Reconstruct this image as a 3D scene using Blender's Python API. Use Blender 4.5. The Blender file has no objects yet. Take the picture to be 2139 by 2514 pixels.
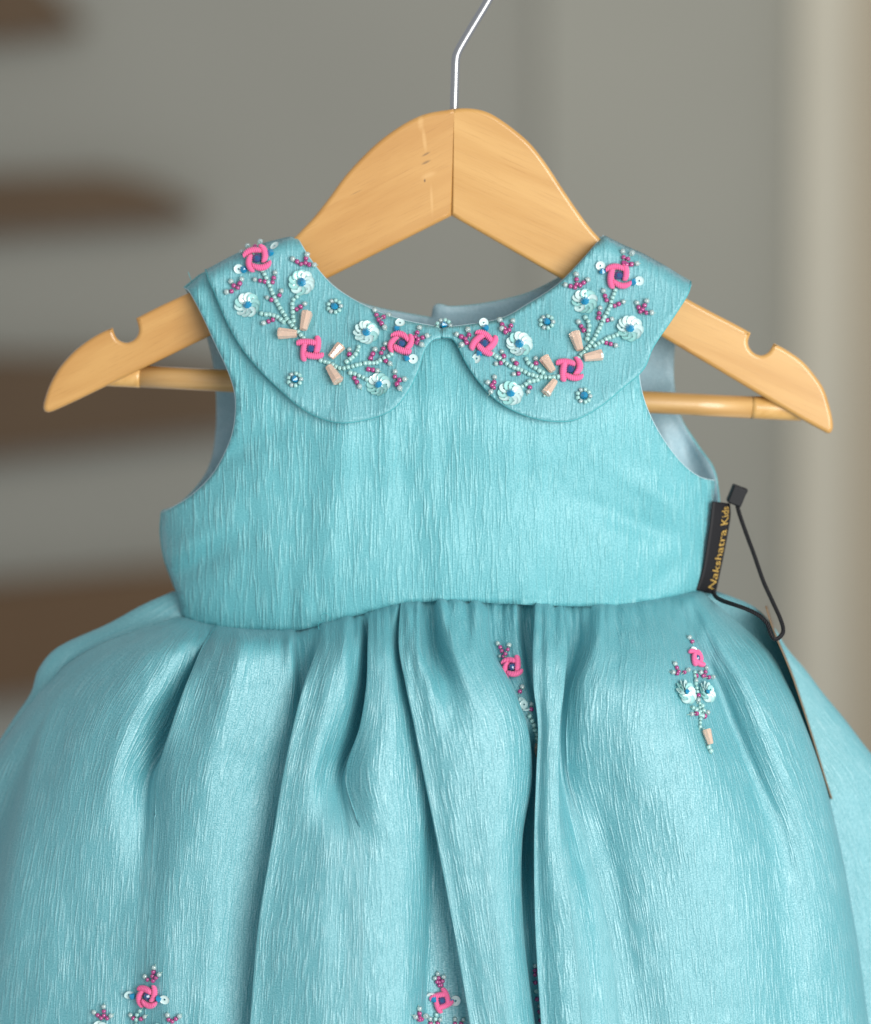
import bpy, bmesh, math, random
import numpy as np
from mathutils import Vector, Matrix, geometry
from mathutils.bvhtree import BVHTree
random.seed(7); rng = np.random.default_rng(7)
sc = bpy.context.scene
COL = sc.collection

# ------------------------------------------------------------------ camera, light, exposure
PITCH = math.radians(9.0); DIST = 1.2; FW = 0.331            # frame is 0.331 m wide at the dress
TGT = Vector((0.0, -0.045, 0.0))
FWD = Vector((0, math.cos(PITCH), -math.sin(PITCH))); UP = Vector((0, math.sin(PITCH), math.cos(PITCH)))
CAM = TGT - DIST * FWD
K = FW / 2139.0 / DIST
cd = bpy.data.cameras.new('camera'); cam = bpy.data.objects.new('camera', cd); COL.objects.link(cam)
cam.location = CAM; cam.rotation_euler = (math.pi/2 - PITCH, 0, 0)
cd.sensor_fit = 'HORIZONTAL'; cd.sensor_width = 24.0; cd.lens = 24.0 * DIST / FW
cd.clip_start = 0.05; cd.clip_end = 50
cd.dof.use_dof = True; cd.dof.focus_distance = DIST - 0.006; cd.dof.aperture_fstop = 3.7; cd.dof.aperture_blades = 0
sc.camera = cam
w = bpy.data.worlds.new('World'); sc.world = w; w.use_nodes = True
w.node_tree.nodes['Background'].inputs[0].default_value = (0.93, 0.955, 0.98, 1)
w.node_tree.nodes['Background'].inputs[1].default_value = 0.52
def area(name, loc, target, size, power, col=(1, 1, 1)):
    l = bpy.data.lights.new(name, 'AREA'); l.shape = 'ELLIPSE'; l.size, l.size_y = size; l.energy = power; l.color = col
    o = bpy.data.objects.new(name, l); COL.objects.link(o); o.location = loc
    o.rotation_euler = (Vector(target) - Vector(loc)).to_track_quat('-Z', 'Y').to_euler()
    return o
area('window_light', (0.85, -1.45, 0.20), (0, 0, -0.06), (1.3, 1.3), 37, (1.0, 0.98, 0.95))
area('wall_fill_light', (0.45, 2.4, 0.85), (0.20, 5.0, -0.65), (1.2, 0.8), 31, (1.0, 0.965, 0.885))  # added unseen fill lamp, only brightens the wall and boards behind
vs = sc.view_settings; vs.view_transform = 'Standard'; vs.look = 'None'; vs.exposure = 0.0; vs.gamma = 1.0
sc.cycles.use_denoising = True

# ------------------------------------------------------------------ helpers
CXP, CYP = 1069.5, 1257.0
def ray(px, py):
    return (FWD + Vector((1, 0, 0)) * ((px - CXP) * K) + UP * ((CYP - py) * K))
def P(px, py, y=0.0):
    """world point at depth y that was measured at picture position px,py"""
    r = ray(px, py); t = (y - CAM.y) / r.y
    return CAM + r * t
def PP(a, y):                       # array version, a = (n,2), y = (n,) or scalar -> (n,3)
    a = np.asarray(a, float)
    rx = (a[:, 0] - CXP) * K; q = (CYP - a[:, 1]) * K
    ry = FWD.y + q * UP.y; rz = FWD.z + q * UP.z
    t = (y - CAM.y) / ry
    return np.stack([CAM.x + rx * t, CAM.y + ry * t, CAM.z + rz * t], 1)
WORLD = {}
def link(name, data, parent=None, m=None):
    o = bpy.data.objects.new(name, data); COL.objects.link(o)
    m = m or Matrix.Identity(4); WORLD[o.name] = m
    if parent is not None:
        o.parent = parent; o.matrix_parent_inverse = WORLD[parent.name].inverted()
    o.matrix_basis = m
    return o
def mesh(name, verts, faces, mats, uv=None, smooth=True):
    me = bpy.data.meshes.new(name)
    me.from_pydata([tuple(v) for v in verts], [], [tuple(f) for f in faces])
    for m in (mats if isinstance(mats, (list, tuple)) else [mats]): me.materials.append(m)
    if uv is not None:
        ul = me.uv_layers.new(name='UVMap'); li = np.empty(len(me.loops), int); me.loops.foreach_get('vertex_index', li)
        ul.data.foreach_set('uv', np.asarray(uv, np.float32)[li].ravel())
    if smooth: me.polygons.foreach_set('use_smooth', [True] * len(me.polygons))
    me.update(); return me
def tag(o, label=None, cat=None, group=None, kind=None):
    for k, v in (('label', label), ('category', cat), ('group', group), ('kind', kind)):
        if v: o[k] = v
    return o
def catmull(pts, n=6, closed=False):
    p = [np.array(q, float) for q in pts]; N = len(p); out = []
    g = (lambda i: p[i % N]) if closed else (lambda i: p[min(max(i, 0), N - 1)])
    for i in range(N if closed else N - 1):
        a, b, c, d = g(i-1), g(i), g(i+1), g(i+2)
        for k in range(n):
            t = k / n
            out.append(0.5 * (2*b + (c-a)*t + (2*a-5*b+4*c-d)*t*t + (3*b-a-3*c+d)*t**3))
    if not closed: out.append(p[-1])
    return out
def resample(pts, step):
    p = np.asarray(pts, float); d = np.r_[0, np.cumsum(np.linalg.norm(np.diff(p, axis=0), axis=1))]
    n = max(2, int(round(d[-1] / step)) + 1); s = np.linspace(0, d[-1], n)
    return np.stack([np.interp(s, d, p[:, k]) for k in range(p.shape[1])], 1)
def inside(pt, poly):
    x, y = pt; c = False; n = len(poly); j = n - 1
    for i in range(n):
        xi, yi = poly[i]; xj, yj = poly[j]
        if (yi > y) != (yj > y) and x < (xj - xi) * (y - yi) / (yj - yi) + xi: c = not c
        j = i
    return c
def pdist(pts, line):                # distance of points (n,2) to a polyline
    pts = np.asarray(pts, float); best = np.full(len(pts), 1e9); L = np.asarray(line, float)
    for a, b in zip(L[:-1], L[1:]):
        ab = b - a; t = np.clip(((pts - a) @ ab) / (ab @ ab), 0, 1)
        best = np.minimum(best, np.linalg.norm(pts - (a + t[:, None] * ab), axis=1))
    return best
def cloth_panel(outline, depth, step=13, edge=8, uvscale=0.0155):
    """cut cloth: outline in measured units, depth(points)->mm towards the viewer"""
    ol = resample(list(outline) + [outline[0]], edge)[:-1]
    poly = [tuple(q) for q in ol]
    lo, hi = ol.min(0), ol.max(0); pts = []
    r = 0
    y = lo[1]
    while y < hi[1]:
        x = lo[0] + (step / 2 if r % 2 else 0)
        while x < hi[0]:
            if inside((x, y), poly): pts.append((x, y))
            x += step
        y += step * 0.87; r += 1
    pts = np.array(pts); pts = pts[pdist(pts, list(poly) + [poly[0]]) > step * 0.45]
    allp = np.vstack([ol, pts]); n = len(ol)
    V, E, F, *_ = geometry.delaunay_2d_cdt([Vector(q) for q in allp], [], [list(range(n))], 1, 1e-4)
    V = np.array([tuple(q) for q in V])
    W = PP(V, -depth(V) / 1000.0)
    fs = []
    for f in F:
        f = list(f); a, b, c = (V[i] for i in f[:3])
        if (b[0]-a[0])*(c[1]-a[1]) - (b[1]-a[1])*(c[0]-a[0]) > 0: f.reverse()   # face the viewer (y is down)
        fs.append(f)
    uv = np.stack([V[:, 0] * uvscale, -V[:, 1] * uvscale], 1)
    return W, fs, uv
def solid(o, th, off=-1, mat=0, rim=0):
    m = o.modifiers.new('thickness', 'SOLIDIFY'); m.thickness = th; m.offset = off
    m.material_offset = mat; m.material_offset_rim = rim; m.use_even_offset = False
    return o
def tube(path, rad, seg=8, caps=True):
    p = np.asarray(path, float); n = len(p); V = []; F = []
    rad = np.full(n, rad) if np.isscalar(rad) else np.asarray(rad)
    t = np.gradient(p, axis=0); t /= np.linalg.norm(t, axis=1)[:, None]
    ref = np.array([0, 1.0, 0]) if abs(t[0][1]) < 0.9 else np.array([1.0, 0, 0])
    u = np.cross(t[0], ref); u /= np.linalg.norm(u)
    for i in range(n):
        u = u - t[i] * (u @ t[i]); u /= np.linalg.norm(u); v = np.cross(t[i], u)
        for k in range(seg):
            a = 2*math.pi*k/seg; V.append(p[i] + rad[i]*(math.cos(a)*u + math.sin(a)*v))
    for i in range(n - 1):
        for k in range(seg):
            F.append((i*seg+k, (i+1)*seg+k, (i+1)*seg+(k+1) % seg, i*seg+(k+1) % seg))
    if caps: F += [tuple(range(seg)), tuple(reversed(range((n-1)*seg, n*seg)))]
    return V, F

# ------------------------------------------------------------------ materials
def mat(name):
    m = bpy.data.materials.new(name); m.use_nodes = True; nt = m.node_tree
    return m, nt, nt.nodes['Principled BSDF'], nt.links
def simple(name, col, rough=0.5, **kw):
    m, nt, b, l = mat(name); b.inputs['Base Color'].default_value = (*col, 1); b.inputs['Roughness'].default_value = rough
    for k, v in kw.items(): b.inputs[k.replace('_', ' ')].default_value = v
    return m
def node(nt, t, **kw):
    n = nt.nodes.new(t)
    for k, v in kw.items():
        if k in n.inputs: n.inputs[k].default_value = v
        else: setattr(n, k, v)
    return n
def mixc(nt, fac, a, b, blend='MIX'):
    n = nt.nodes.new('ShaderNodeMix'); n.data_type = 'RGBA'; n.blend_type = blend
    for s, v in ((0, fac), (6, a), (7, b)):
        if hasattr(v, 'links') or isinstance(v, bpy.types.NodeSocket): nt.links.new(v, n.inputs[s])
        else: n.inputs[s].default_value = v
    return n.outputs[2]
def fabric(name, col, ridge_shine, freq=(7.0, 0.95), crinkle=0.5, rough=0.5, dist=0.0009, grain=0.25, gs=15.0, satin=0.22, thin=0.18, grough=0.50, weave=0.22):
    """crinkled silk: long fine ridges along the cloth's length plus the glint of the weave"""
    m, nt, b, l = mat(name)
    uv = nt.nodes.new('ShaderNodeUVMap')
    wob = node(nt, 'ShaderNodeTexNoise', Scale=1.6, Detail=2.0); l.new(uv.outputs[0], wob.inputs['Vector'])
    add = node(nt, 'ShaderNodeVectorMath', operation='MULTIPLY_ADD')
    l.new(wob.outputs['Color'], add.inputs[0]); add.inputs[1].default_value = (0.07, 0.1, 0); l.new(uv.outputs[0], add.inputs[2])
    mp = nt.nodes.new('ShaderNodeMapping'); l.new(add.outputs[0], mp.inputs[0]); mp.inputs['Scale'].default_value = (freq[0], freq[1], 1)
    n1 = node(nt, 'ShaderNodeTexNoise', Scale=1.0, Detail=1.5, Roughness=0.5, Distortion=0.12); l.new(mp.outputs[0], n1.inputs['Vector'])
    n3 = node(nt, 'ShaderNodeTexNoise', Scale=0.55, Detail=1.0); l.new(uv.outputs[0], n3.inputs['Vector'])      # crinkle comes and goes
    r3 = node(nt, 'ShaderNodeMapRange'); r3.inputs[1].default_value = 0.3; r3.inputs[2].default_value = 0.7; r3.inputs[3].default_value = 0.65; r3.inputs[4].default_value = 1.0; l.new(n3.outputs['Fac'], r3.inputs[0])
    n2 = node(nt, 'ShaderNodeTexNoise', Scale=gs, Detail=2.0, Roughness=0.7); l.new(uv.outputs[0], n2.inputs['Vector'])
    r1 = node(nt, 'ShaderNodeMapRange', interpolation_type='SMOOTHSTEP'); r1.inputs[1].default_value = 0.44; r1.inputs[2].default_value = 0.74
    l.new(n1.outputs['Fac'], r1.inputs[0])
    rm = node(nt, 'ShaderNodeMath', operation='MULTIPLY'); l.new(r1.outputs[0], rm.inputs[0]); l.new(r3.outputs[0], rm.inputs[1])
    ma = node(nt, 'ShaderNodeMath', operation='MULTIPLY_ADD'); l.new(n2.outputs['Fac'], ma.inputs[0]); ma.inputs[1].default_value = grain; l.new(rm.outputs[0], ma.inputs[2])
    bp = node(nt, 'ShaderNodeBump', Strength=crinkle, Distance=dist); l.new(ma.outputs[0], bp.inputs['Height']); l.new(bp.outputs[0], b.inputs['Normal'])
    c = mixc(nt, rm.outputs[0], (*col, 1), (*ridge_shine, 1))  # paler ridges: the shine on the crinkle painted into the base colour
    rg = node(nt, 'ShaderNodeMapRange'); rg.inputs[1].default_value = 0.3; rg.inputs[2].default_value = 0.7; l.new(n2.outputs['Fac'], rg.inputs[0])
    wv = mixc(nt, rg.outputs[0], (1-weave, 1-weave*0.75, 1-weave*0.7, 1), (1+weave*0.9, 1+weave*0.7, 1+weave*0.65, 1))  # lighter and darker threads, with the weave's fine sparkle painted in
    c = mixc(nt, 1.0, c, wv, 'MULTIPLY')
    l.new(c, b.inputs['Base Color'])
    b.inputs['Roughness'].default_value = rough
    b.inputs['Specular IOR Level'].default_value = 0.4
    b.inputs['Sheen Weight'].default_value = 0.2; b.inputs['Sheen Roughness'].default_value = 0.35
    b.inputs['Sheen Tint'].default_value = (0.75, 0.93, 1.0, 1)
    out = nt.nodes['Material Output']
    tr = nt.nodes.new('ShaderNodeBsdfTranslucent'); tr.inputs['Color'].default_value = (col[0]*1.2, col[1]*1.35, col[2]*1.35, 1)
    m1 = nt.nodes.new('ShaderNodeMixShader'); m1.inputs[0].default_value = thin; l.new(b.outputs[0], m1.inputs[1]); l.new(tr.outputs[0], m1.inputs[2])
    gl = nt.nodes.new('ShaderNodeBsdfAnisotropic') if hasattr(bpy.types, 'ShaderNodeBsdfAnisotropic') else nt.nodes.new('ShaderNodeBsdfGlossy')
    gl.inputs['Color'].default_value = (0.82, 0.94, 0.98, 1); gl.inputs['Roughness'].default_value = grough; l.new(bp.outputs[0], gl.inputs['Normal'])
    rs = node(nt, 'ShaderNodeMapRange'); rs.inputs[1].default_value = 0.38; rs.inputs[2].default_value = 0.64; rs.inputs[3].default_value = satin*0.35; rs.inputs[4].default_value = satin*1.5
    l.new(n2.outputs['Fac'], rs.inputs[0])
    r5 = node(nt, 'ShaderNodeMath', operation='MULTIPLY_ADD'); l.new(rm.outputs[0], r5.inputs[0]); r5.inputs[1].default_value = satin*0.6; l.new(rs.outputs[0], r5.inputs[2])
    m2 = nt.nodes.new('ShaderNodeMixShader'); l.new(r5.outputs[0], m2.inputs[0]); l.new(m1.outputs[0], m2.inputs[1]); l.new(gl.outputs[0], m2.inputs[2])
    l.new(m2.outputs[0], out.inputs[0])
    return m
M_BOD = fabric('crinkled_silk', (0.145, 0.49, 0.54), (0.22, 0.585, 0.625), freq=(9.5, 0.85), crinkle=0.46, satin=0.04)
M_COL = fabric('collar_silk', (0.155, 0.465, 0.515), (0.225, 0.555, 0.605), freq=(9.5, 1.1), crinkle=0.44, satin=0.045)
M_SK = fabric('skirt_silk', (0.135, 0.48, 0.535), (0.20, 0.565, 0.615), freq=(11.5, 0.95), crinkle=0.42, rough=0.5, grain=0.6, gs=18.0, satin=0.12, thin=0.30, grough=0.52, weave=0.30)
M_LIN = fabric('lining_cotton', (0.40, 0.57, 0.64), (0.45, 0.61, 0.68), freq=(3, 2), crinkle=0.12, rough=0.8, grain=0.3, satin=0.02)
def woodmat(name, c1, c2, c3, ang, scale=(1.1, 9.0), marks=()):
    m, nt, b, l = mat(name)
    uv = nt.nodes.new('ShaderNodeUVMap')
    mp = nt.nodes.new('ShaderNodeMapping'); mp.vector_type = 'TEXTURE'; mp.inputs['Rotation'].default_value = (0, 0, ang); l.new(uv.outputs[0], mp.inputs[0])
    m2 = nt.nodes.new('ShaderNodeMapping'); m2.inputs['Scale'].default_value = (scale[0]*0.12, scale[1]*0.12, 1); l.new(mp.outputs[0], m2.inputs[0])
    n1 = node(nt, 'ShaderNodeTexNoise', Scale=1.6, Detail=3.0, Roughness=0.5, Distortion=0.4); l.new(m2.outputs[0], n1.inputs['Vector'])
    m3 = nt.nodes.new('ShaderNodeMapping'); m3.inputs['Scale'].default_value = (scale[0]*0.5, scale[1]*2.0, 1); l.new(mp.outputs[0], m3.inputs[0])
    n2 = node(nt, 'ShaderNodeTexNoise', Scale=2.0, Detail=4.0, Roughness=0.6); l.new(m3.outputs[0], n2.inputs['Vector'])
    r1 = node(nt, 'ShaderNodeMapRange'); r1.inputs[1].default_value = 0.38; r1.inputs[2].default_value = 0.66; l.new(n1.outputs['Fac'], r1.inputs[0])
    c = mixc(nt, r1.outputs[0], (*c1, 1), (*c2, 1))
    r2 = node(nt, 'ShaderNodeMapRange'); r2.inputs[1].default_value = 0.55; r2.inputs[2].default_value = 0.8; r2.inputs[4].default_value = 0.75; l.new(n2.outputs['Fac'], r2.inputs[0])
    c = mixc(nt, r2.outputs[0], c, (*c3, 1))
    for (u, v, rx, ry, a, colr, st) in marks:
        q = nt.nodes.new('ShaderNodeMapping'); q.vector_type = 'TEXTURE'; q.inputs['Location'].default_value = (u, v, 0)
        q.inputs['Rotation'].default_value = (0, 0, a); q.inputs['Scale'].default_value = (rx, ry, 1); l.new(uv.outputs[0], q.inputs[0])
        ln = node(nt, 'ShaderNodeVectorMath', operation='LENGTH'); l.new(q.outputs[0], ln.inputs[0])
        rr = node(nt, 'ShaderNodeMapRange', interpolation_type='SMOOTHSTEP'); rr.inputs[1].default_value = 0.2; rr.inputs[2].default_value = 1.0
        rr.inputs[3].default_value = st; rr.inputs[4].default_value = 0.0; l.new(ln.outputs[1], rr.inputs[0])
        mm = node(nt, 'ShaderNodeMath', operation='MULTIPLY'); l.new(rr.outputs[0], mm.inputs[0]); l.new(n2.outputs['Fac'], mm.inputs[1])
        m5 = node(nt, 'ShaderNodeMath', operation='MULTIPLY', use_clamp=True); l.new(mm.outputs[0], m5.inputs[0]); m5.inputs[1].default_value = 2.0
        c = mixc(nt, m5.outputs[0], c, (*colr, 1))
    l.new(c, b.inputs['Base Color'])
    b.inputs['Roughness'].default_value = 0.4; b.inputs['Coat Weight'].default_value = 0.5; b.inputs['Coat Roughness'].default_value = 0.16
    bp = node(nt, 'ShaderNodeBump', Strength=0.08, Distance=0.0006); l.new(n2.outputs['Fac'], bp.inputs['Height']); l.new(bp.outputs[0], b.inputs['Normal'])
    return m
W1, W2, W3 = (0.495, 0.252, 0.066), (0.57, 0.315, 0.095), (0.35, 0.16, 0.038)
pale, dark = (0.72, 0.45, 0.18), (0.12, 0.075, 0.035)
M_WL = woodmat('varnished_wood_a', W1, W2, W3, math.radians(27), marks=[
    (10.33, -3.00, .10, .28, 0, pale, .4), (10.42, -3.42, .07, .40, .12, pale, .45), (10.52, -4.30, .28, .09, .35, pale, .4), (10.60, -4.9, .05, .5, .05, pale, .4),
    (10.46, -3.78, .16, .035, .5, dark, .6), (10.46, -3.98, .17, .04, .45, dark, .65), (10.43, -4.43, .03, .06, 0, dark, 1.0), (8.75, -4.72, .22, .02, .45, dark, .35)])
M_WR = woodmat('varnished_wood_b', (0.53, 0.283, 0.075), (0.605, 0.348, 0.108), (0.39, 0.19, 0.046), math.radians(-24), scale=(0.8, 9.0), marks=[
    (16.8, -8.52, .22, .06, -.5, (0.42, 0.20, 0.06), .7), (17.05, -8.7, .5, .05, -.5, (0.50, 0.26, 0.08), .5)])
M_BAR = woodmat('pale_dowel_wood', (0.50, 0.285, 0.095), (0.62, 0.385, 0.15), (0.34, 0.165, 0.045), math.radians(-3), scale=(0.8, 14))
M_BARE = woodmat('golden_dowel_wood', (0.60, 0.34, 0.10), (0.68, 0.41, 0.14), (0.45, 0.23, 0.06), math.radians(-3), scale=(0.8, 14))
M_STEEL = simple('chromed_steel', (0.42, 0.43, 0.45), 0.34, Metallic=1.0)
M_MINT = simple('mint_glass', (0.36, 0.66, 0.63), 0.16, Coat_Weight=0.8, Transmission_Weight=0.15)
M_PEARL = simple('pearl_glass', (0.52, 0.68, 0.68), 0.12, Coat_Weight=1.0, Transmission_Weight=0.35)
M_MAG = simple('magenta_glass', (0.37, 0.045, 0.20), 0.14, Coat_Weight=1.0)
M_SEQ = simple('sequin_film', (0.60, 0.80, 0.79), 0.10, Coat_Weight=0.6, Specular_IOR_Level=0.9)
M_BLUE = simple('blue_crystal', (0.0, 0.22, 0.42), 0.05, Transmission_Weight=0.0, Coat_Weight=1.0)
M_NAVY = simple('navy_crystal', (0.006, 0.075, 0.20), 0.06, Coat_Weight=1.0)
M_PEACH = simple('peach_glass', (0.95, 0.71, 0.56), 0.05, Transmission_Weight=0.45, Coat_Weight=1.0)
M_PINK = simple('pink_thread', (0.78, 0.13, 0.32), 0.6, Sheen_Weight=0.4)
M_THREAD = simple('pale_thread', (0.40, 0.60, 0.52), 0.6)
M_EDGE = simple('pale_binding', (0.42, 0.57, 0.62), 0.8)
M_PIPE = simple('teal_piping', (0.075, 0.385, 0.42), 0.6)
M_BLACK = simple('black_ribbon', (0.007, 0.007, 0.009), 0.6, Specular_IOR_Level=0.35)
M_PLAST = simple('black_plastic', (0.003, 0.004, 0.006), 0.55, Specular_IOR_Level=0.35)
M_GOLD = simple('gold_thread', (0.62, 0.40, 0.10), 0.4, Metallic=0.35)
M_CARD = simple('kraft_card', (0.17, 0.105, 0.05), 0.5)
M_CLEAR = simple('clear_plastic', (0.85, 0.85, 0.85), 0.2, Transmission_Weight=0.8)
def wallmat(name, col, amt=0.06):
    m, nt, b, l = mat(name); tc = nt.nodes.new('ShaderNodeTexCoord')
    n = node(nt, 'ShaderNodeTexNoise', Scale=1.7, Detail=2.0); l.new(tc.outputs['Object'], n.inputs['Vector'])
    l.new(mixc(nt, n.outputs['Fac'], tuple(c*(1-amt) for c in col) + (1,), tuple(c*(1+amt) for c in col) + (1,)), b.inputs['Base Color'])
    b.inputs['Roughness'].default_value = 0.85; return m
M_WALL = wallmat('grey_plaster', (0.275, 0.273, 0.24))
M_WALL2 = wallmat('lighter_grey_plaster', (0.30, 0.297, 0.258))
M_POST = wallmat('cream_paint', (0.50, 0.47, 0.385))
M_TAN = wallmat('tan_paint', (0.40, 0.345, 0.255))
def boardmat(name, a, b_):
    m, nt, b, l = mat(name); tc = nt.nodes.new('ShaderNodeTexCoord')
    mp = nt.nodes.new('ShaderNodeMapping'); mp.inputs['Scale'].default_value = (3, 20, 30); l.new(tc.outputs['Object'], mp.inputs[0])
    n = node(nt, 'ShaderNodeTexNoise', Scale=1.5, Detail=3.0); l.new(mp.outputs[0], n.inputs['Vector'])
    l.new(mixc(nt, n.outputs['Fac'], (*a, 1), (*b_, 1)), b.inputs['Base Color']); b.inputs['Roughness'].default_value = 0.7; return m
M_BRD = boardmat('dark_brown_wood', (0.078, 0.047, 0.022), (0.115, 0.07, 0.035))
M_BRD2 = boardmat('mid_brown_wood', (0.09, 0.05, 0.021), (0.13, 0.074, 0.033))

# ------------------------------------------------------------------ setting: wall behind and boards far out of focus
def slab(name, pts, y0, y1, m, parent=None):
    a = PP(np.array(pts), y0); n = len(pts)
    b = a.copy(); b[:, 1] = y1
    F = [tuple(range(n)), tuple(reversed(range(n, 2*n)))] + [(i, n+i, n+(i+1) % n, (i+1) % n) for i in range(n)]
    me = mesh(name, np.vstack([a, b]), F, m, smooth=False)
    bm = bmesh.new(); bm.from_mesh(me); bmesh.ops.recalc_face_normals(bm, faces=bm.faces); bm.to_mesh(me); bm.free()
    return link(name, me, parent)
tag(slab('back_wall', [(-1500, -900), (1420, -900), (1420, 3600), (-1500, 3600)], 5.0, 5.2, M_WALL), kind='structure')
tag(slab('back_wall', [(1330, -900), (1985, -900), (1955, 3600), (1330, 3600)], 4.96, 4.99, M_WALL2), kind='structure')
tag(slab('door_frame', [(1975, -900), (2105, -900), (2070, 3600), (1925, 3600)], 4.90, 4.98, M_POST), kind='structure')
tag(slab('side_wall', [(2085, -900), (3700, -900), (3700, 3600), (2050, 3600)], 4.93, 4.97, M_TAN), kind='structure')
boards = [
    ([(-700, -130), (60, -70), (120, -25), (205, 70), (100, 90), (-700, 150)], M_BRD, 'dark brown wooden board at the top left corner, out of focus'),
    ([(-700, 455), (250, 425), (360, 450), (500, 520), (420, 545), (-700, 625)], M_BRD, 'dark brown wooden board with tapered end above the left hanger tip, out of focus'),
    ([(-700, 870), (300, 880), (640, 930), (760, 1000), (640, 1045), (-700, 1205)], M_BRD, 'long dark brown wooden board behind the left hanger tip, out of focus'),
    ([(-700, 1500), (400, 1400), (900, 1400), (950, 1500), (700, 1640), (-700, 1800)], M_BRD2, 'lighter brown wooden board just above the left of the skirt, out of focus')]
for pts, m, lab in boards:
    tag(slab('wooden_board', pts, 4.93, 4.985, m), lab, 'board', 'wooden boards behind the dress')

# ------------------------------------------------------------------ hanger
hanger = link('wooden_hanger', None, None, Matrix.Translation(P(1110, 1040, 0)))
tag(hanger, 'varnished wooden clothes hanger with notched arms, round bar and steel hook', 'hanger')
HT = 0.0062
def arm(pts_smooth, seam_pts, m):
    ol = np.array(pts_smooth); n = len(ol)
    if np.sum(ol[:, 0]*np.roll(ol[:, 1], -1) - np.roll(ol[:, 0], -1)*ol[:, 1]) < 0: ol = ol[::-1].copy()
    seam = {tuple(np.round(q, 3)) for q in seam_pts}; iss = [tuple(np.round(q, 3)) in seam for q in ol]
    e = np.roll(ol, -1, 0) - ol; ln_ = np.linalg.norm(e, axis=1, keepdims=True)
    nr = np.stack([-e[:, 1], e[:, 0]], 1)/ln_                  # inward normal of the edge i -> i+1
    for i in range(n):
        if iss[i] and iss[(i+1) % n]: nr[i] = 0                # the joint between the two arms stays square
    off_ = nr + np.roll(nr, 1, 0); L2 = np.linalg.norm(off_, axis=1, keepdims=True)
    off_ = np.where(L2 > 1e-6, off_/np.maximum(L2, 1e-6), 0)
    r = 10.0; rings = []; UVs = []
    prof = [(r*(1-math.cos(a)), 1.7e-3*(1-math.sin(a))) for a in np.linspace(0, math.pi/2, 6)]
    for side in (-1, 1):
        for ins, dep in (prof if side < 0 else reversed(prof)):
            q = ol + off_*ins; rings.append((q, side*(HT-dep)))
    seq = list(reversed(rings[:len(prof)])) + list(reversed(rings[len(prof):]))
    V = np.vstack([PP(q, y) for q, y in seq]); UVs = np.vstack([q/100*np.array([1, -1]) + np.array([0, 0.0 if y < 0 else 0.6]) for q, y in seq])
    k = len(seq)
    F = [(a*n+i, a*n+(i+1) % n, (a+1)*n+(i+1) % n, (a+1)*n+i) for a in range(k-1) for i in range(n)]
    for q, y in (seq[0], seq[-1]):                              # the flat faces
        V2, _, T, *_ = geometry.delaunay_2d_cdt([Vector(p) for p in q], [], [list(range(n))], 1, 1e-5)
        V2 = np.array([tuple(p) for p in V2]); o_ = len(V)
        V = np.vstack([V, PP(V2, y)]); UVs = np.vstack([UVs, V2/100*np.array([1, -1])]); F += [tuple(o_+i for i in t) for t in T]
    me = mesh('arm', V, F, m, uv=UVs, smooth=True)
    bm = bmesh.new(); bm.from_mesh(me); bmesh.ops.recalc_face_normals(bm, faces=bm.faces)
    for f in bm.faces:
        if len(f.verts) == 3: f.smooth = False
    bm.to_mesh(me); bm.free()
    return link('arm', me, hanger)
seamT, seamB = (1114.0, 267.0), (1109.0, 530.0)
def sm(*pieces):                                   # smooth every piece, keep the corners between pieces
    out = []
    for p in pieces:
        q = catmull(p, 4); out += [tuple(x) for x in (q[:-1])]
    return out
topL = [(1114, 267), (1052, 277), (1005, 296), (959, 325), (922, 354), (880, 395), (843, 437), (810, 483), (773, 530), (745, 560), (720, 585), (680, 612), (620, 640), (540, 680), (462, 719), (397, 749), (334, 781)]
notL = [(334, 781), (341, 806), (338, 822), (327, 835), (309, 841), (290, 833), (281, 818), (277, 804)]
tipL = [(277, 804), (245, 818), (207, 842), (175, 869), (143, 907), (121, 948), (109, 985), (107, 1002), (113, 1011), (131, 1009), (191, 982)]
botL = [(191, 982), (521, 822), (805, 683), (1109, 530)]
armL = arm(sm(topL, notL, tipL) + [tuple(q) for q in resample(botL, 25)[:-1]] + [seamB], [seamT, seamB], M_WL)
topR = [(1114.3, 267), (1145, 265), (1182, 270), (1215, 284), (1261, 316), (1303, 353), (1340, 400), (1377, 456), (1414, 511), (1447, 556), (1478, 590), (1520, 628), (1590, 677), (1683, 731), (1746, 765), (1810, 798), (1844, 817)]
notR = [(1844, 817), (1837, 838), (1841, 854), (1853, 867), (1870, 872), (1886, 865), (1895, 852), (1900, 842)]
tipR = [(1900, 842), (1930, 858), (1969, 885), (2000, 920), (2023, 955), (2037, 997), (2045, 1035), (2044, 1056), (2034, 1064), (2016, 1056), (1965, 1028)]
botR = [(1965, 1028), (1607, 816), (1363, 676), (1109.3, 530)]
armR = arm(sm(topR, notR, tipR) + [tuple(q) for q in resample(botR, 25)[:-1]] + [(1109.3, 530.0)], [(1114.3, 267.0), (1109.3, 530.0)], M_WR)
def rod(name, p0, p1, r, m, seg=24):
    a = np.linspace(0, 1, 12)[:, None]; path = (1-a)*np.array(P(*p0)) + a*np.array(P(*p1))
    V, F = tube(path, r, seg); uv = [(i // seg * 2.0, (i % seg) * 0.12) for i in range(len(V))]
    me = mesh(name, V, F, m, uv=uv); return link(name, me, hanger)
rod('bar', (344, 924, 0.001), (1846, 1000, 0.001), 0.0044, M_BAR)
rod('bar_end', (262, 920, 0.001), (344.5, 924, 0.001), 0.0045, M_BARE)
rod('bar_end', (1845.5, 1000, 0.001), (1968, 1006, 0.001), 0.0045, M_BARE)
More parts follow.
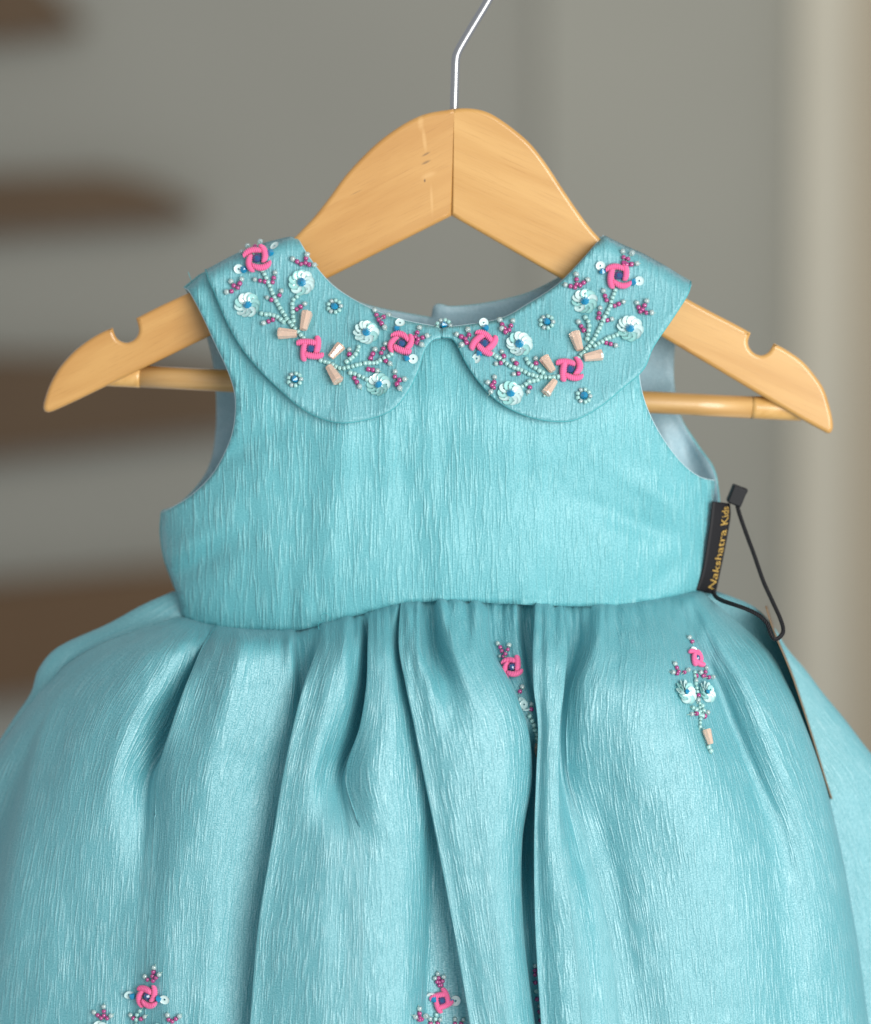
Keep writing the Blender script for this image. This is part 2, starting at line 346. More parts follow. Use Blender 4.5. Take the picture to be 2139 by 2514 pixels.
hk = catmull([(1114, 330), (1115, 274), (1117, 210), (1119, 150), (1124, 128), (1138, 102), (1168, 52), (1198, 2), (1240, -75), (1262, -160), (1235, -250), (1150, -290), (1060, -250), (1030, -190)], 7)
V, F = tube(PP(np.array(hk), 0.0), 0.00165, 16)
link('hook', mesh('hook', V, F, M_STEEL), hanger)

# ------------------------------------------------------------------ dress: bodice, collar
dress = link('baby_dress', None, None, Matrix.Translation(P(1080, 2600, 0)))
tag(dress, 'turquoise silk baby dress with beaded collar and gathered skirt on wooden hanger', 'dress')
SEAM = [(440, 1512), (500, 1530), (560, 1540), (640, 1546), (713, 1545), (760, 1537), (800, 1527), (850, 1513), (900, 1500), (950, 1487), (1000, 1478), (1085, 1470), (1150, 1472), (1200, 1475), (1280, 1479), (1350, 1482), (1450, 1484), (1550, 1481), (1640, 1466), (1722, 1450)]
SHL = [(455, 708), (505, 662), (560, 632), (600, 612), (650, 595), (712, 580), (730, 583)]
SHR = [(1470, 588), (1484, 577), (1530, 600), (1580, 622), (1640, 655), (1700, 690)]
def hermite(tab, xs, xq, axis):
    tab = np.moveaxis(tab, axis, 0); d = np.gradient(tab, xs, axis=0)
    i = np.clip(np.searchsorted(xs, xq, side='right')-1, 0, len(xs)-2)
    h = (xs[i+1]-xs[i]); t = ((xq-xs[i])/h); sh = (-1,) + (1,)*(tab.ndim-1)
    t = t.reshape(sh); h = h.reshape(sh)
    r = (2*t**3-3*t**2+1)*tab[i] + (t**3-2*t**2+t)*h*d[i] + (-2*t**3+3*t**2)*tab[i+1] + (t**3-t**2)*h*d[i+1]
    return np.moveaxis(r, 0, axis)
def sinterp(x, xs, ys):
    x = np.asarray(x, float); xs = np.asarray(xs, float)
    return hermite(np.asarray(ys, float), xs, np.clip(x, xs[0], xs[-1]), 0)
_R = np.random.default_rng(3).normal(0, 1, (97, 89))
def vnoise(u, v):
    """smooth 2-D noise, about -1..1"""
    iu = np.floor(u).astype(int); iv = np.floor(v).astype(int); fu = u-iu; fv = v-iv
    fu = fu*fu*(3-2*fu); fv = fv*fv*(3-2*fv); g = lambda a, b: _R[a % 97, b % 89]
    return 0.6*((g(iu, iv)*(1-fu)+g(iu+1, iv)*fu)*(1-fv) + (g(iu, iv+1)*(1-fu)+g(iu+1, iv+1)*fu)*fv)
def smoothstep(x, a, b):
    t = np.clip((x - a) / (b - a), 0, 1); return t*t*(3-2*t)
def lump(p, x, y, sx, sy, ang, h):
    a = math.radians(ang); dx, dy = p[:, 0]-x, p[:, 1]-y
    u = dx*math.cos(a)+dy*math.sin(a); v = -dx*math.sin(a)+dy*math.cos(a)
    return h*np.exp(-(u/sx)**2-(v/sy)**2)
def curl(p, r=34):
    d = np.minimum(pdist(p, SHL), pdist(p, SHR)); t = np.clip(d / r, 0, 1)
    return np.sqrt(np.clip(1-(1-t)**2, 0, 1))
def d_front(p, extra=0.0):
    p = np.asarray(p, float); x, y = p[:, 0], p[:, 1]
    D0 = sinterp(y, [560, 650, 720, 850, 1000, 1200, 1350, 1560], [0, 2, 6, 18, 30, 40, 43, 41])
    wd = sinterp(y, [600, 1150, 1260, 1400, 1560], [690, 690, 684, 672, 640]); c = 1078
    e = np.sqrt(np.clip(1-((x-c)/wd)**2, 0, 1))
    s = 10.5*(1-smoothstep(y, 950, 1240)) * smoothstep(e, 0.0, 0.5)
    d = s + D0*e + extra
    # soft creases of the hanging bodice
    d = d + lump(p, 560, 1120, 130, 26, -25, -3.4) + lump(p, 640, 1190, 150, 38, -22, 2.0) + lump(p, 470, 1395, 120, 26, -28, -3.6) + lump(p, 455, 1340, 110, 26, -30, 2.4)
    d = d + lump(p, 1615, 1215, 120, 28, 30, 1.8) + lump(p, 1560, 1285, 130, 30, 22, -2.4) + lump(p, 1650, 1400, 90, 30, -35, -1.5)
    d = d + lump(p, 830, 1150, 40, 300, 6, 1.6) + lump(p, 1010, 1200, 60, 260, -3, -1.2) + lump(p, 1250, 1180, 60, 280, -6, 1.2)
    d = d + lump(p, 560, 980, 40, 90, 15, -1.5) + (0.55*vnoise(x/34.0, y/190.0) + 0.5*vnoise(x/90.0+9, y/120.0+4))*smoothstep(y, 620, 800)
    d = d - 0.6*np.clip(1-pdist(p, SEAM)/5.0, 0, 1)
    return d * (0.04 + 0.96*curl(p))
neckF = [(730, 584), (762, 636), (800, 684), (840, 718), (900, 752), (970, 780), (1040, 796), (1088, 802), (1140, 798), (1230, 782), (1300, 744), (1370, 698), (1428, 640), (1482, 578)]
armLf = [(455, 708), (470, 722), (505, 790), (532, 850), (556, 900), (575, 955), (579, 1000), (574, 1050), (558, 1100), (522, 1165), (472, 1215), (425, 1245), (398, 1258)]
armRf = [(1757, 1180), (1720, 1172), (1680, 1143), (1640, 1095), (1602, 1032), (1577, 965), (1570, 900), (1592, 850), (1622, 800), (1660, 750), (1698, 700)]
sideL = [(398, 1258), (396, 1310), (405, 1370), (424, 1425), (440, 1470), (446, 1516)]
sideR = [(1724, 1452), (1736, 1390), (1742, 1300), (1752, 1230), (1757, 1180)]
C = lambda p: [tuple(q) for q in catmull(p, 5)]
outF = C(armLf)[:-1] + C(sideL)[:-1] + [(x, y+5) for x, y in C([(446, 1515)] + SEAM[1:-1] + [(1724, 1451)])][:-1] + C(sideR)[:-1] + C(armRf)[:-1] + [(x-2, y+7) for x, y in reversed(SHR)][:-1] + list(reversed(C(neckF)))[1:-1] + [(x+2, y+7) for x, y in reversed(SHL)][:-2] + [(492, 676)]
W, fs, uv = cloth_panel(outF, d_front)
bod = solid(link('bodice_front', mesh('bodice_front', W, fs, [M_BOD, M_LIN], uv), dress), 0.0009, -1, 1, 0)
bod['label'] = 'crinkled turquoise bodice front'
BV_BOD = BVHTree.FromPolygons([tuple(v) for v in W], fs)
for ed in (armLf, armRf, neckF):                   # pale turned edge of the lining
    q = resample(C(ed), 8); V, F = tube(PP(q, -(d_front(q)-0.5)/1000.0), 0.00027, 6); link('edge_binding', mesh('edge_binding', V, F, M_EDGE), bod)
# back of the bodice, its pale lining facing us
def d_back(p):
    p = np.asarray(p, float); x, y = p[:, 0], p[:, 1]
    D0 = sinterp(y, [560, 650, 720, 850, 1000, 1200, 1350, 1560], [0, 2, 5, 12, 22, 34, 38, 38])
    e = np.sqrt(np.clip(1-((x-1078)/700)**2, 0, 1))
    s = 9.5*(1-smoothstep(y, 950, 1240)) * smoothstep(e, 0.0, 0.4)
    d = s + D0*e + lump(p, 1690, 1110, 26, 60, -20, 6) + lump(p, 1640, 1090, 22, 60, -25, -3) + lump(p, 520, 1090, 30, 90, 10, 3)
    d = d + lump(p, 1090, 775, 36, 60, 0, -2.5)
    return -(d * (0.02 + 0.98*curl(p, 30)))
backN = [(730, 584), (775, 655), (830, 712), (877, 741), (930, 757), (980, 767), (1030, 776), (1059, 781)]
backN2 = [(1062, 760), (1066, 750), (1080, 747), (1110, 753), (1180, 747), (1250, 733), (1310, 714), (1380, 676), (1430, 634), (1482, 578)]
armLb = [(455, 708), (480, 760), (508, 830), (524, 900), (531, 960), (530, 1050), (518, 1130), (488, 1190), (440, 1238), (399, 1254)]
armRb = [(1758, 1176), (1745, 1140), (1708, 1090), (1672, 1026), (1656, 950), (1655, 880), (1664, 810), (1680, 750), (1698, 700)]
outB = C(armLb)[:-1] + C([(399, 1256)] + sideL[1:])[:-1] + [(446, 1500), (1000, 1440), (1735, 1440)] + C([(1742, 1400), (1752, 1300), (1764, 1240), (1758, 1176)])[:-1] + C(armRb)[:-1] + [(x-2, y+7) for x, y in reversed(SHR)][:-1] + list(reversed(C(backN2)))[1:] + list(reversed(C(backN)))[:-1] + [(x+2, y+7) for x, y in reversed(SHL)][:-2] + [(492, 678)]
W, fs, uv = cloth_panel(outB, d_back, step=18)
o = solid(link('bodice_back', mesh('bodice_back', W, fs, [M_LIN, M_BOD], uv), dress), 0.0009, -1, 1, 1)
o['label'] = 'bodice back showing its pale blue lining'
# collar halves
collars = {}
def collar(key, inner, outer, shoulder, lab):
    def dep(p):
        p = np.asarray(p, float)
        edge = pdist(p, outer)
        return d_front(p, 2.6) + 0.9*np.exp(-(edge/40)**2)*curl(p) + 0.5*np.exp(-(edge/12)**2)*curl(p) + 0.6
    out = list(outer)[:-1] + list(shoulder)[:-1] + list(inner)[:-1]
    W, fs, uv = cloth_panel(out, dep, step=11, edge=7)
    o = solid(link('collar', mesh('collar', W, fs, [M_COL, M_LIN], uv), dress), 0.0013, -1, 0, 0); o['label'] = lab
    collars[key] = BVHTree.FromPolygons([tuple(v) for v in W], fs)
    path = PP(np.array(resample(outer, 9)), 0); q = resample(outer, 9)
    path = PP(q, -(dep(q) - 0.6) / 1000.0)
    V, F = tube(path, 0.00042, 6); link('piping', mesh('piping', V, F, M_PIPE), o)
    return o
outL = C([(1082, 828), (1060, 834), (1040, 862), (1028, 902), (1004, 955), (966, 1002), (918, 1024), (850, 1037), (795, 1028), (740, 1000), (690, 957), (640, 908), (596, 855), (558, 788), (530, 722), (513, 685), (505, 662)])
inL = C([(730, 584), (762, 636), (800, 684), (840, 718), (900, 752), (970, 783), (1040, 798), (1082, 806), (1082, 828)])
collar('L', [p for p in inL], outL, SHL[1:], 'left collar half with beaded flower spray')
outR = C([(1696, 692), (1688, 722), (1650, 782), (1604, 850), (1580, 905), (1536, 945), (1480, 992), (1422, 1026), (1370, 1034), (1300, 1022), (1232, 990), (1182, 942), (1146, 890), (1122, 842), (1108, 828), (1084, 826)])
inR = C([(1484, 577), (1430, 640), (1370, 700), (1300, 747), (1230, 785), (1150, 799), (1084, 806), (1084, 826)])
# (right half: outline runs neck -> shoulder -> outer edge)
def collar_right():
    outer = outR
    def dep(p):
        p = np.asarray(p, float); edge = pdist(p, outer)
        return d_front(p, 2.6) + 0.9*np.exp(-(edge/40)**2)*curl(p) + 0.5*np.exp(-(edge/12)**2)*curl(p) + 0.6
    out = list(outer)[:-1] + list(reversed(inR))[:-1] + SHR[1:-1]
    W, fs, uv = cloth_panel(out, dep, step=11, edge=7)
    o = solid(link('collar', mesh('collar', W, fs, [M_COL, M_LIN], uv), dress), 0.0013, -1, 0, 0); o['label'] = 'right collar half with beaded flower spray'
    collars['R'] = BVHTree.FromPolygons([tuple(v) for v in W], fs)
    q = resample(outer, 9); V, F = tube(PP(q, -(dep(q) - 0.6) / 1000.0), 0.00042, 6)
    link('piping', mesh('piping', V, F, M_PIPE), o)
collar_right()

# ------------------------------------------------------------------ skirt front: gathered folds, one column per cloth line
ROWS = np.array([1500, 1580, 1680, 1780, 1900, 2050, 2250, 2560.0])
BASE = np.array([37, 54, 65, 71, 75, 79, 83, 89.0]); HALF = np.array([700, 860, 965, 1045, 1125, 1190, 1240, 1290.0])
# each line: px at the eight rows | fold offset in mm at the eight rows
COLS = [
 ([446, 250, 105, 35, -50, -110, -150, -190], [0, 0, 0, 0, -2, -8, -10, -10]),
 ([450, 280, 150, 90, 40, -10, -60, -110], [0, 0, 2, 2, -8, -22, -26, -26]),
 ([452, 300, 170, 115, 78, 40, -2, -50], [0, 1, 3, 4, 2, 4, 6, 6]),
 ([458, 340, 240, 190, 160, 130, 100, 70], [1, 4, 6, 7, 8, 9, 9, 9]),
 ([472, 390, 310, 255, 225, 200, 180, 160], [1, 6, 9, 9, 9, 8, 7, 7]),
 ([492, 440, 385, 325, 280, 255, 240, 225], [0, 5, 7, 8, 9, 6, 6, 6]),
 ([515, 485, 445, 395, 325, 310, 295, 280], [0, 1, -4, -8, 0, 3, 4, 5]),
 ([526, 508, 474, 438, 368, 350, 335, 320], [0, -2, -11, -16, -10, 0, 3, 4]),
 ([535, 504, 459, 424, 390, 385, 372, 358], [0, 0, 0, 1, 1, 3, 5, 6]),
 ([552, 530, 495, 465, 430, 425, 412, 400], [3, 8, 9, 10, 9, 8, 8, 8]),
 ([585, 585, 565, 540, 510, 490, 470, 450], [4, 11, 13, 13, 12, 9, 7, 6]),
 ([635, 645, 635, 612, 575, 550, 525, 505], [3, 8, 8, 7, 6, 5, 5, 5]),
 ([690, 694, 692, 670, 640, 615, 585, 562], [2, 6, 4, 2, -1, -2, -2, -2]),
 ([713, 717, 721, 712, 690, 668, 640, 615], [1, 4, 0, -2, -5, -6, -6, -6]),
 ([728, 733, 738, 742, 725, 705, 678, 655], [-4, -7, -6, -5, -7, -8, -8, -8]),
 ([765, 765, 760, 746, 722, 700, 668, 640], [-2, -4, -4, -3, -5, -5, -5, -5]),
 ([792, 784, 748, 722, 697, 672, 639, 612], [2, 6, 8, 9, 9, 9, 9, 9]),
 ([812, 806, 775, 748, 722, 700, 670, 645], [3, 9, 11, 11, 11, 11, 11, 11]),
 ([840, 842, 820, 795, 768, 752, 728, 705], [3, 11, 13, 13, 12, 13, 14, 14]),
 ([872, 878, 866, 840, 802, 800, 785, 770], [2, 7, 8, 6, 4, 14, 16, 16]),
 ([888, 906, 908, 892, 838, 845, 840, 830], [-3, -8, -11, -12, -4, 13, 17, 17]),
 ([908, 904, 901, 886, 852, 890, 895, 890], [0, 3, 3, 3, 5, 14, 17, 17]),
 ([928, 926, 928, 918, 905, 935, 945, 945], [4, 9, 10, 11, 14, 15, 16, 16]),
 ([958, 958, 965, 968, 970, 985, 995, 995], [3, 8, 9, 11, 12, 12, 12, 12]),
 ([980, 982, 1000, 1015, 1030, 1032, 1035, 1030], [0, 1, 2, 3, 4, 5, 4, 3]),
 ([992, 1003, 1022, 1042, 1062, 1058, 1056, 1048], [-3, -3, -2, -1, -1, -3, -4, -4]),
 ([994, 1008, 1028, 1050, 1076, 1085, 1095, 1100], [-4, -5, -5, -5, -5, -6, -6, -6]),
 ([990, 1000, 1020, 1042, 1068, 1102, 1142, 1190], [-3, -4, -4, -4, -4, -5, -5, -5]),
 ([984, 980, 997, 1018, 1041, 1071, 1109, 1163], [1, 6, 8, 9, 9, 9, 9, 9]),
 ([1000, 1000, 1020, 1042, 1064, 1092, 1130, 1182], [3, 9, 11, 11, 11, 11, 11, 11]),
 ([1028, 1030, 1055, 1078, 1100, 1125, 1160, 1208], [4, 11, 13, 13, 13, 13, 13, 13]),
 ([1055, 1066, 1095, 1118, 1140, 1160, 1190, 1232], [-4, -4, 7, 13, 14, 14, 14, 14]),
 ([1085, 1105, 1145, 1180, 1195, 1202, 1222, 1258], [5, 10, 12, 14, 14, 14, 14, 14]),
 ([1150, 1162, 1205, 1240, 1250, 1244, 1252, 1285], [3, 6, 9, 11, 12, 11, 11, 11]),
 ([1192, 1202, 1252, 1289, 1301, 1280, 1278, 1312], [1, 2, 3, 4, 3, 3, 4, 5]),
 ([1198, 1206, 1254, 1293, 1306, 1284, 1284, 1320], [-2, -1, 0, 1, -4, -6, 0, 1]),
 ([1203, 1210, 1252, 1287, 1298, 1280, 1284, 1318], [-3, -5, -3, -2, -18, -20, -6, -5]),
 ([1228, 1238, 1276, 1308, 1306, 1298, 1300, 1326], [-1, -2, -2, -2, -22, -28, -10, -8]),
 ([1262, 1276, 1294, 1316, 1318, 1312, 1314, 1336], [0, -1, -3, -3, -24, -30, -11, -8]),
 ([1285, 1290, 1306, 1328, 1330, 1326, 1328, 1346], [-6, -8, -7, -5, -22, -26, -9, -7]),
 ([1306, 1320, 1322, 1334, 1330, 1326, 1330, 1348], [-4, -6, -6, -7, -9, -9, -6, -5]),
 ([1316, 1309, 1310, 1321, 1317, 1312, 1314, 1332], [1, 4, 5, 5, 5, 5, 5, 5]),
 ([1328, 1324, 1322, 1330, 1326, 1322, 1328, 1348], [3, 7, 8, 8, 8, 8, 8, 8]),
 ([1350, 1352, 1346, 1347, 1345, 1344, 1362, 1390], [3, 9, 10, 11, 11, 12, 13, 13]),
 ([1384, 1391, 1384, 1374, 1371, 1374, 1402, 1432], [0, 3, 5, 7, 8, 11, 14, 14]),
 ([1396, 1394, 1378, 1368, 1368, 1392, 1432, 1464], [-4, -7, -7, -4, 0, 6, 12, 13]),
 ([1420, 1418, 1392, 1378, 1378, 1412, 1458, 1495], [-3, -6, -6, -5, -5, 0, 8, 11]),
 ([1448, 1441, 1406, 1394, 1400, 1440, 1490, 1530], [0, 2, 2, 0, -3, -2, 5, 10]),
 ([1466, 1462, 1436, 1430, 1440, 1480, 1530, 1570], [4, 8, 8, 6, 2, -1, 6, 11]),
 ([1490, 1505, 1495, 1490, 1500, 1525, 1570, 1610], [2, 6, 11, 11, 8, 5, 10, 13]),
 ([1545, 1570, 1565, 1560, 1570, 1590, 1625, 1660], [3, 9, 14, 15, 14, 12, 15, 16]),
 ([1600, 1640, 1650, 1660, 1680, 1695, 1715, 1745], [2, 8, 13, 16, 17, 18, 19, 19]),
 ([1636, 1680, 1706, 1730, 1765, 1785, 1800, 1825], [1, 4, 6, 8, 12, 17, 19, 19]),
 ([1652, 1698, 1738, 1772, 1815, 1850, 1870, 1890], [0, 2, 2, 2, 5, 11, 15, 16]),
 ([1664, 1710, 1757, 1795, 1842, 1885, 1912, 1938], [0, 2, -1, -2, 0, 6, 11, 12]),
 ([1674, 1722, 1770, 1810, 1860, 1917, 1950, 1980], [1, 3, 0, -1, 1, 5, 10, 11]),
 ([1685, 1740, 1790, 1832, 1884, 1946, 1985, 2015], [2, 5, 5, 5, 6, 8, 11, 12]),
 ([1700, 1775, 1835, 1880, 1930, 1985, 2030, 2065], [4, 10, 12, 12, 11, 10, 10, 10]),
 ([1712, 1835, 1895, 1940, 1985, 2030, 2070, 2110], [2, 6, 7, 7, 6, 6, 5, 5]),
 ([1718, 1868, 1930, 1972, 2014, 2052, 2090, 2132], [0, 0, 0, 0, 0, -2, -4, -4]),
 ([1720, 1870, 1934, 1978, 2020, 2058, 2096, 2140], [-2, -6, -10, -12, -14, -16, -18, -18]),
]
FOLD = 0.74
px = np.array([c[0] for c in COLS], float); off = np.array([c[1] for c in COLS], float) * FOLD * np.array([1.3, 1.4, 1.25, 1.1, 1.05, 1.0, 1.0, 1.0])
def lead_edge(i, nx, pv):
    """sharpen a leading fold edge: the cloth stays full up to it, then turns under"""
    global px, off
    wt = np.clip((np.sign(pv-i)*-1*(px[pv]-px[i])+14)/24, 0, 1)*np.clip((off[i]-off[pv]-2)/5, 0, 1) if pv < i else np.clip((px[i]-px[pv]+14)/24, 0, 1)*np.clip((off[i]-off[pv]-2)/5, 0, 1)
    sg = 1 if pv < i else -1
    newo = off[i]*(1-wt) + wt*(0.15*off[i]+0.85*off[nx])
    off[i] = newo; mp_, mo_ = (px[pv]+px[i])/2, (off[pv]+off[i])/2
    a_px = (1-wt)*(0.3*mp_+0.7*px[i]) + wt*(px[i]+sg*3); a_of = (1-wt)*(0.3*mo_+0.7*newo) + wt*(newo-1.6)
    b_px = (1-wt)*mp_ + wt*(px[i]+sg*15); b_of = (1-wt)*mo_ + wt*np.maximum(newo-4.2, 0.5*(newo+off[pv]))
    two_p = [b_px, a_px] if pv < i else [a_px, b_px]; two_o = [b_of, a_of] if pv < i else [a_of, b_of]
    at = i if pv < i else i+1
    px = np.insert(px, [at, at], two_p, axis=0); off = np.insert(off, [at, at], two_o, axis=0)
for i_, nx_, pv_ in ((47, 48, 46), (44, 43, 45), (41, 42, 40), (28, 29, 27), (21, 22, 20), (16, 17, 15), (8, 9, 7)): lead_edge(i_, nx_, pv_)
nC = len(px)
pyv = np.tile(ROWS, (nC, 1)); sx = np.array([s[0] for s in SEAM]); sy = np.array([s[1] for s in SEAM])
pyv[:, 0] = np.interp(px[:, 0], sx, sy) - 1
NV, NU = 170, 8
tv = np.linspace(0, 1, NV)**1.45; rq = 1500 + (2560-1500)*tv
stack = np.stack([px, pyv, off], 2)
stack = hermite(stack, ROWS, rq, 1)
uq = np.linspace(0, nC-1, (nC-1)*NU+1)
G = hermite(stack, np.arange(nC, dtype=float), uq, 0)         # (nu, nv, 3)
Bq = sinterp(rq, ROWS, BASE); Hq = sinterp(rq, ROWS, HALF)
base = Bq[None, :] * np.sqrt(np.clip(1-((G[:, :, 0]-1078)/Hq[None, :])**2, 0, 1))
U, Vv = np.meshgrid(np.arange(G.shape[0]), np.arange(NV), indexing='ij')
xx0 = G[:, :1, 0]; gather = np.exp(-np.clip(rq-1500, 0, None)[None, :]/(62.0 + 34.0*np.sin(xx0/37.0)*np.sin(xx0/83.0+1)))
xx = G[:, :, 0]
rip = 5.4*(np.abs(np.sin(xx/19.0+1.5*np.sin(xx/63.0)))-0.62) + 3.0*(np.abs(np.sin(xx/10.5+1.2*np.sin(xx/41.0)+1))-0.62) + 1.2*vnoise(xx/9.0, xx*0+7)
py_ = G[:, :, 1]
arc = np.r_[0, np.cumsum(np.sqrt(np.diff(xx, axis=0)**2 + (np.diff(base+G[:, :, 2], axis=0)/0.155)**2).mean(1))][:, None] + 0*xx
wav = 0.7*vnoise(arc/70.0, py_/230.0) + 0.7*vnoise(xx/140.0, py_/180.0+20)
puff = (4.6+1.8*vnoise(xx0/31.0, xx0*0+2))*(1-np.exp(-np.clip(py_-py_[:, :1], 0, None)/10.0))*np.exp(-np.clip(py_-py_[:, :1], 0, None)/160.0)
crumple = 0.75*vnoise(xx/21.0, py_/38.0+11)*np.exp(-np.clip(py_-py_[:, :1], 0, None)/150.0) + 0.28*vnoise(xx/48.0+3, py_/62.0)
D = base + puff + crumple + G[:, :, 2] + rip*gather*np.clip(1.25-np.abs(xx-1078)/560, 0.12, 1) + wav*(1-gather)
seamd = d_front(np.stack([xx[:, 0], G[:, 0, 1]], 1)) - 0.3
fade = np.exp(-np.clip(py_-py_[:, :1], 0, None)/4.0)
D = D*(1-fade) + (np.minimum(D[:, 0], seamd)*0.3+seamd*0.7)[:, None]*fade
pts = PP(G[:, :, :2].reshape(-1, 2), -D.ravel()/1000.0)
nu = G.shape[0]
def gridf(nu, nv): return [(i*nv+j, i*nv+j+1, (i+1)*nv+j+1, (i+1)*nv+j) for i in range(nu-1) for j in range(nv-1)]
fs = gridf(nu, NV)
P3 = pts.reshape(nu, NV, 3)
au = np.concatenate([[0], np.cumsum(np.maximum(np.linalg.norm(np.diff(P3[:, 40:], axis=0), axis=2).mean(1), 0.0006))])*100
av = np.concatenate([[0], np.cumsum(np.linalg.norm(np.diff(P3[nu//2], axis=0), axis=1))])*100
uv = np.stack([np.repeat(au, NV), np.tile(-av, nu)], 1)
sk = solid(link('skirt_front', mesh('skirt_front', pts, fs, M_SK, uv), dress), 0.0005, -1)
sk['label'] = 'gathered turquoise skirt front with soft folds'
BV_SK = BVHTree.FromPolygons([tuple(v) for v in pts], fs)
# skirt back
bp_ = [1452, 1480, 1530, 1590, 1640, 1700, 1760, 1815, 1950, 2200, 2560]
bl = [424, 360, 268, 140, 96, 76, 36, 0, -90, -160, -210]
br = [1762, 1835, 1893, 1932, 1975, 2020, 2070, 2112, 2215, 2330, 2420]
bq = np.linspace(1452, 2560, 90)
L_ = hermite(np.array(bl, float), np.array(bp_, float), bq, 0); R_ = hermite(np.array(br, float), np.array(bp_, float), bq, 0)
th = np.linspace(-0.75, math.pi+0.75, 120)
X = L_[None, :] + (R_-L_)[None, :]*(1-np.cos(th))[:, None]/2
Yb = np.interp(bq, [1452, 1600, 1900, 2560], [28, 60, 85, 105])
Yd = Yb[None, :]*np.where(np.sin(th) < 0, 0.38, 1.0)[:, None]*np.sin(th)[:, None] + (4*np.sin(th*23)+3*np.sin(th*41+1))[:, None]*np.clip(np.sin(th), 0, 1)[:, None]
Yp = np.broadcast_to(bq[None, :], X.shape)
pts = PP(np.stack([X.ravel(), Yp.ravel()], 1), Yd.ravel()/1000.0)
fs = [tuple(reversed(f)) for f in gridf(120, 90)]
uv = np.stack([np.repeat(np.linspace(0, 45, 120), 90), np.tile(np.linspace(0, -17, 90), 120)], 1)
solid(link('skirt_back', mesh('skirt_back', pts, fs, M_SK, uv), dress), 0.0005, -1)
# ------------------------------------------------------------------ beadwork: unit pieces, shared by all copies
def lathe(name, prof, seg, m, smooth=True, closed=False):
    V = []; F = []; n = len(prof)
    for r, z in prof:
        for k in range(seg):
            a = 2*math.pi*k/seg; V.append((r*math.cos(a), r*math.sin(a), z))
    for i in range(n if closed else n-1):
        for k in range(seg):
            j = (i+1) % n
            F.append((i*seg+k, i*seg+(k+1) % seg, j*seg+(k+1) % seg, j*seg+k))
    if not closed:
        F += [tuple(reversed(range(seg))), tuple(range((n-1)*seg, n*seg))]
    return mesh(name, V, F, m, smooth=smooth)
bead_prof = [(0.16, -0.30), (0.30, -0.40), (0.45, -0.30), (0.50, 0), (0.45, 0.30), (0.30, 0.40), (0.16, 0.30)]
ME_MINT = lathe('seed_bead', bead_prof, 10, M_MINT); ME_MAG = lathe('seed_bead', bead_prof, 10, M_MAG); ME_PEARL = lathe('seed_bead', bead_prof, 10, M_PEARL)
ME_BLUE = lathe('crystal', [(0.12, -0.45), (0.5, 0), (0.12, 0.45)], 8, M_BLUE, smooth=False)
ME_NAVY = lathe('crystal', [(0.20, -0.45), (0.5, -0.12), (0.5, 0.12), (0.22, 0.42)], 8, M_NAVY, smooth=False)
ME_PEACH = lathe('tapered_bead', [(0.20, -0.5), (0.24, -0.46), (0.36, 0.40), (0.34, 0.5)], 7, M_PEACH, smooth=False)
def sequin_mesh():
    V = []; F = []; seg = 18
    for r, z in ((0.11, 0.02), (0.30, -0.01), (0.44, 0.03), (0.5, 0.075)):
        for k in range(seg):
            a = 2*math.pi*k/seg; V.append((r*math.cos(a), r*math.sin(a), z))
    for i in range(3):
        for k in range(seg): F.append((i*seg+k, i*seg+(k+1) % seg, (i+1)*seg+(k+1) % seg, (i+1)*seg+k))
    me = mesh('sequin', V, F, M_SEQ); return me
ME_SEQ = sequin_mesh(); ME_SEQ2 = ME_SEQ.copy(); ME_SEQ2.materials[0] = simple('mint_sequin_film', (0.34, 0.66, 0.64), 0.12, Coat_Weight=0.6, Specular_IOR_Level=0.9)
def petal_mesh(bow):
    V = []; F = []; seg = 10; n = 61; ridges = 10
    for i in range(n):
        s = i/(n-1); x = (s-0.5)*1.0; y = bow*(1-(2*s-1)**2); e = math.sqrt(max(0.0, 1-abs(2*s-1)**5))
        for k in range(seg):
            a = 2*math.pi*k/seg
            r = 0.172*(0.35+0.65*e)*(1+0.16*math.cos(2*math.pi*ridges*s+1.0*math.sin(a)+a))
            V.append((x, y+r*math.cos(a), r*math.sin(a)))
    for i in range(n-1):
        for k in range(seg): F.append((i*seg+k, (i+1)*seg+k, (i+1)*seg+(k+1) % seg, i*seg+(k+1) % seg))
    F += [tuple(range(seg)), tuple(reversed(range((n-1)*seg, n*seg)))]
    return mesh('petal', V, F, M_PINK)
ME_PET = [petal_mesh(0.10), petal_mesh(0.17), petal_mesh(0.23), petal_mesh(0.06)]
S = FW / 2139.0                                # metres per measured unit at the dress
class Surf:
    def __init__(s, trees): s.t = trees if isinstance(trees, list) else [trees]
    def at(s, px, py):
        r = ray(px, py).normalized(); best = None
        for t in s.t:
            h = t.ray_cast(CAM, r)
            if h[0] is not None and (best is None or h[3] < best[3]): best = h
        if best is None:
            for t in s.t:
                h = t.find_nearest(P(px, py, -0.02))
                if best is None or h[3] < best[3]: best = h
        n = best[1]
        if n.dot(r) > 0: n = -n
        return best[0], n
def frame(z, x=None):
    z = z.normalized(); x = Vector((1, 0, 0)) if x is None else x
    x = (x - z*x.dot(z)); x = x.normalized() if x.length > 1e-6 else z.orthogonal().normalized()
    y = z.cross(x); return Matrix((x, y, z)).transposed().to_4x4()
def place(name, me, parent, loc, rot, size):
    sz = (size, size, size) if np.isscalar(size) else size
    return link(name, me, parent, Matrix.Translation(loc) @ rot @ Matrix.Diagonal((*sz, 1)))
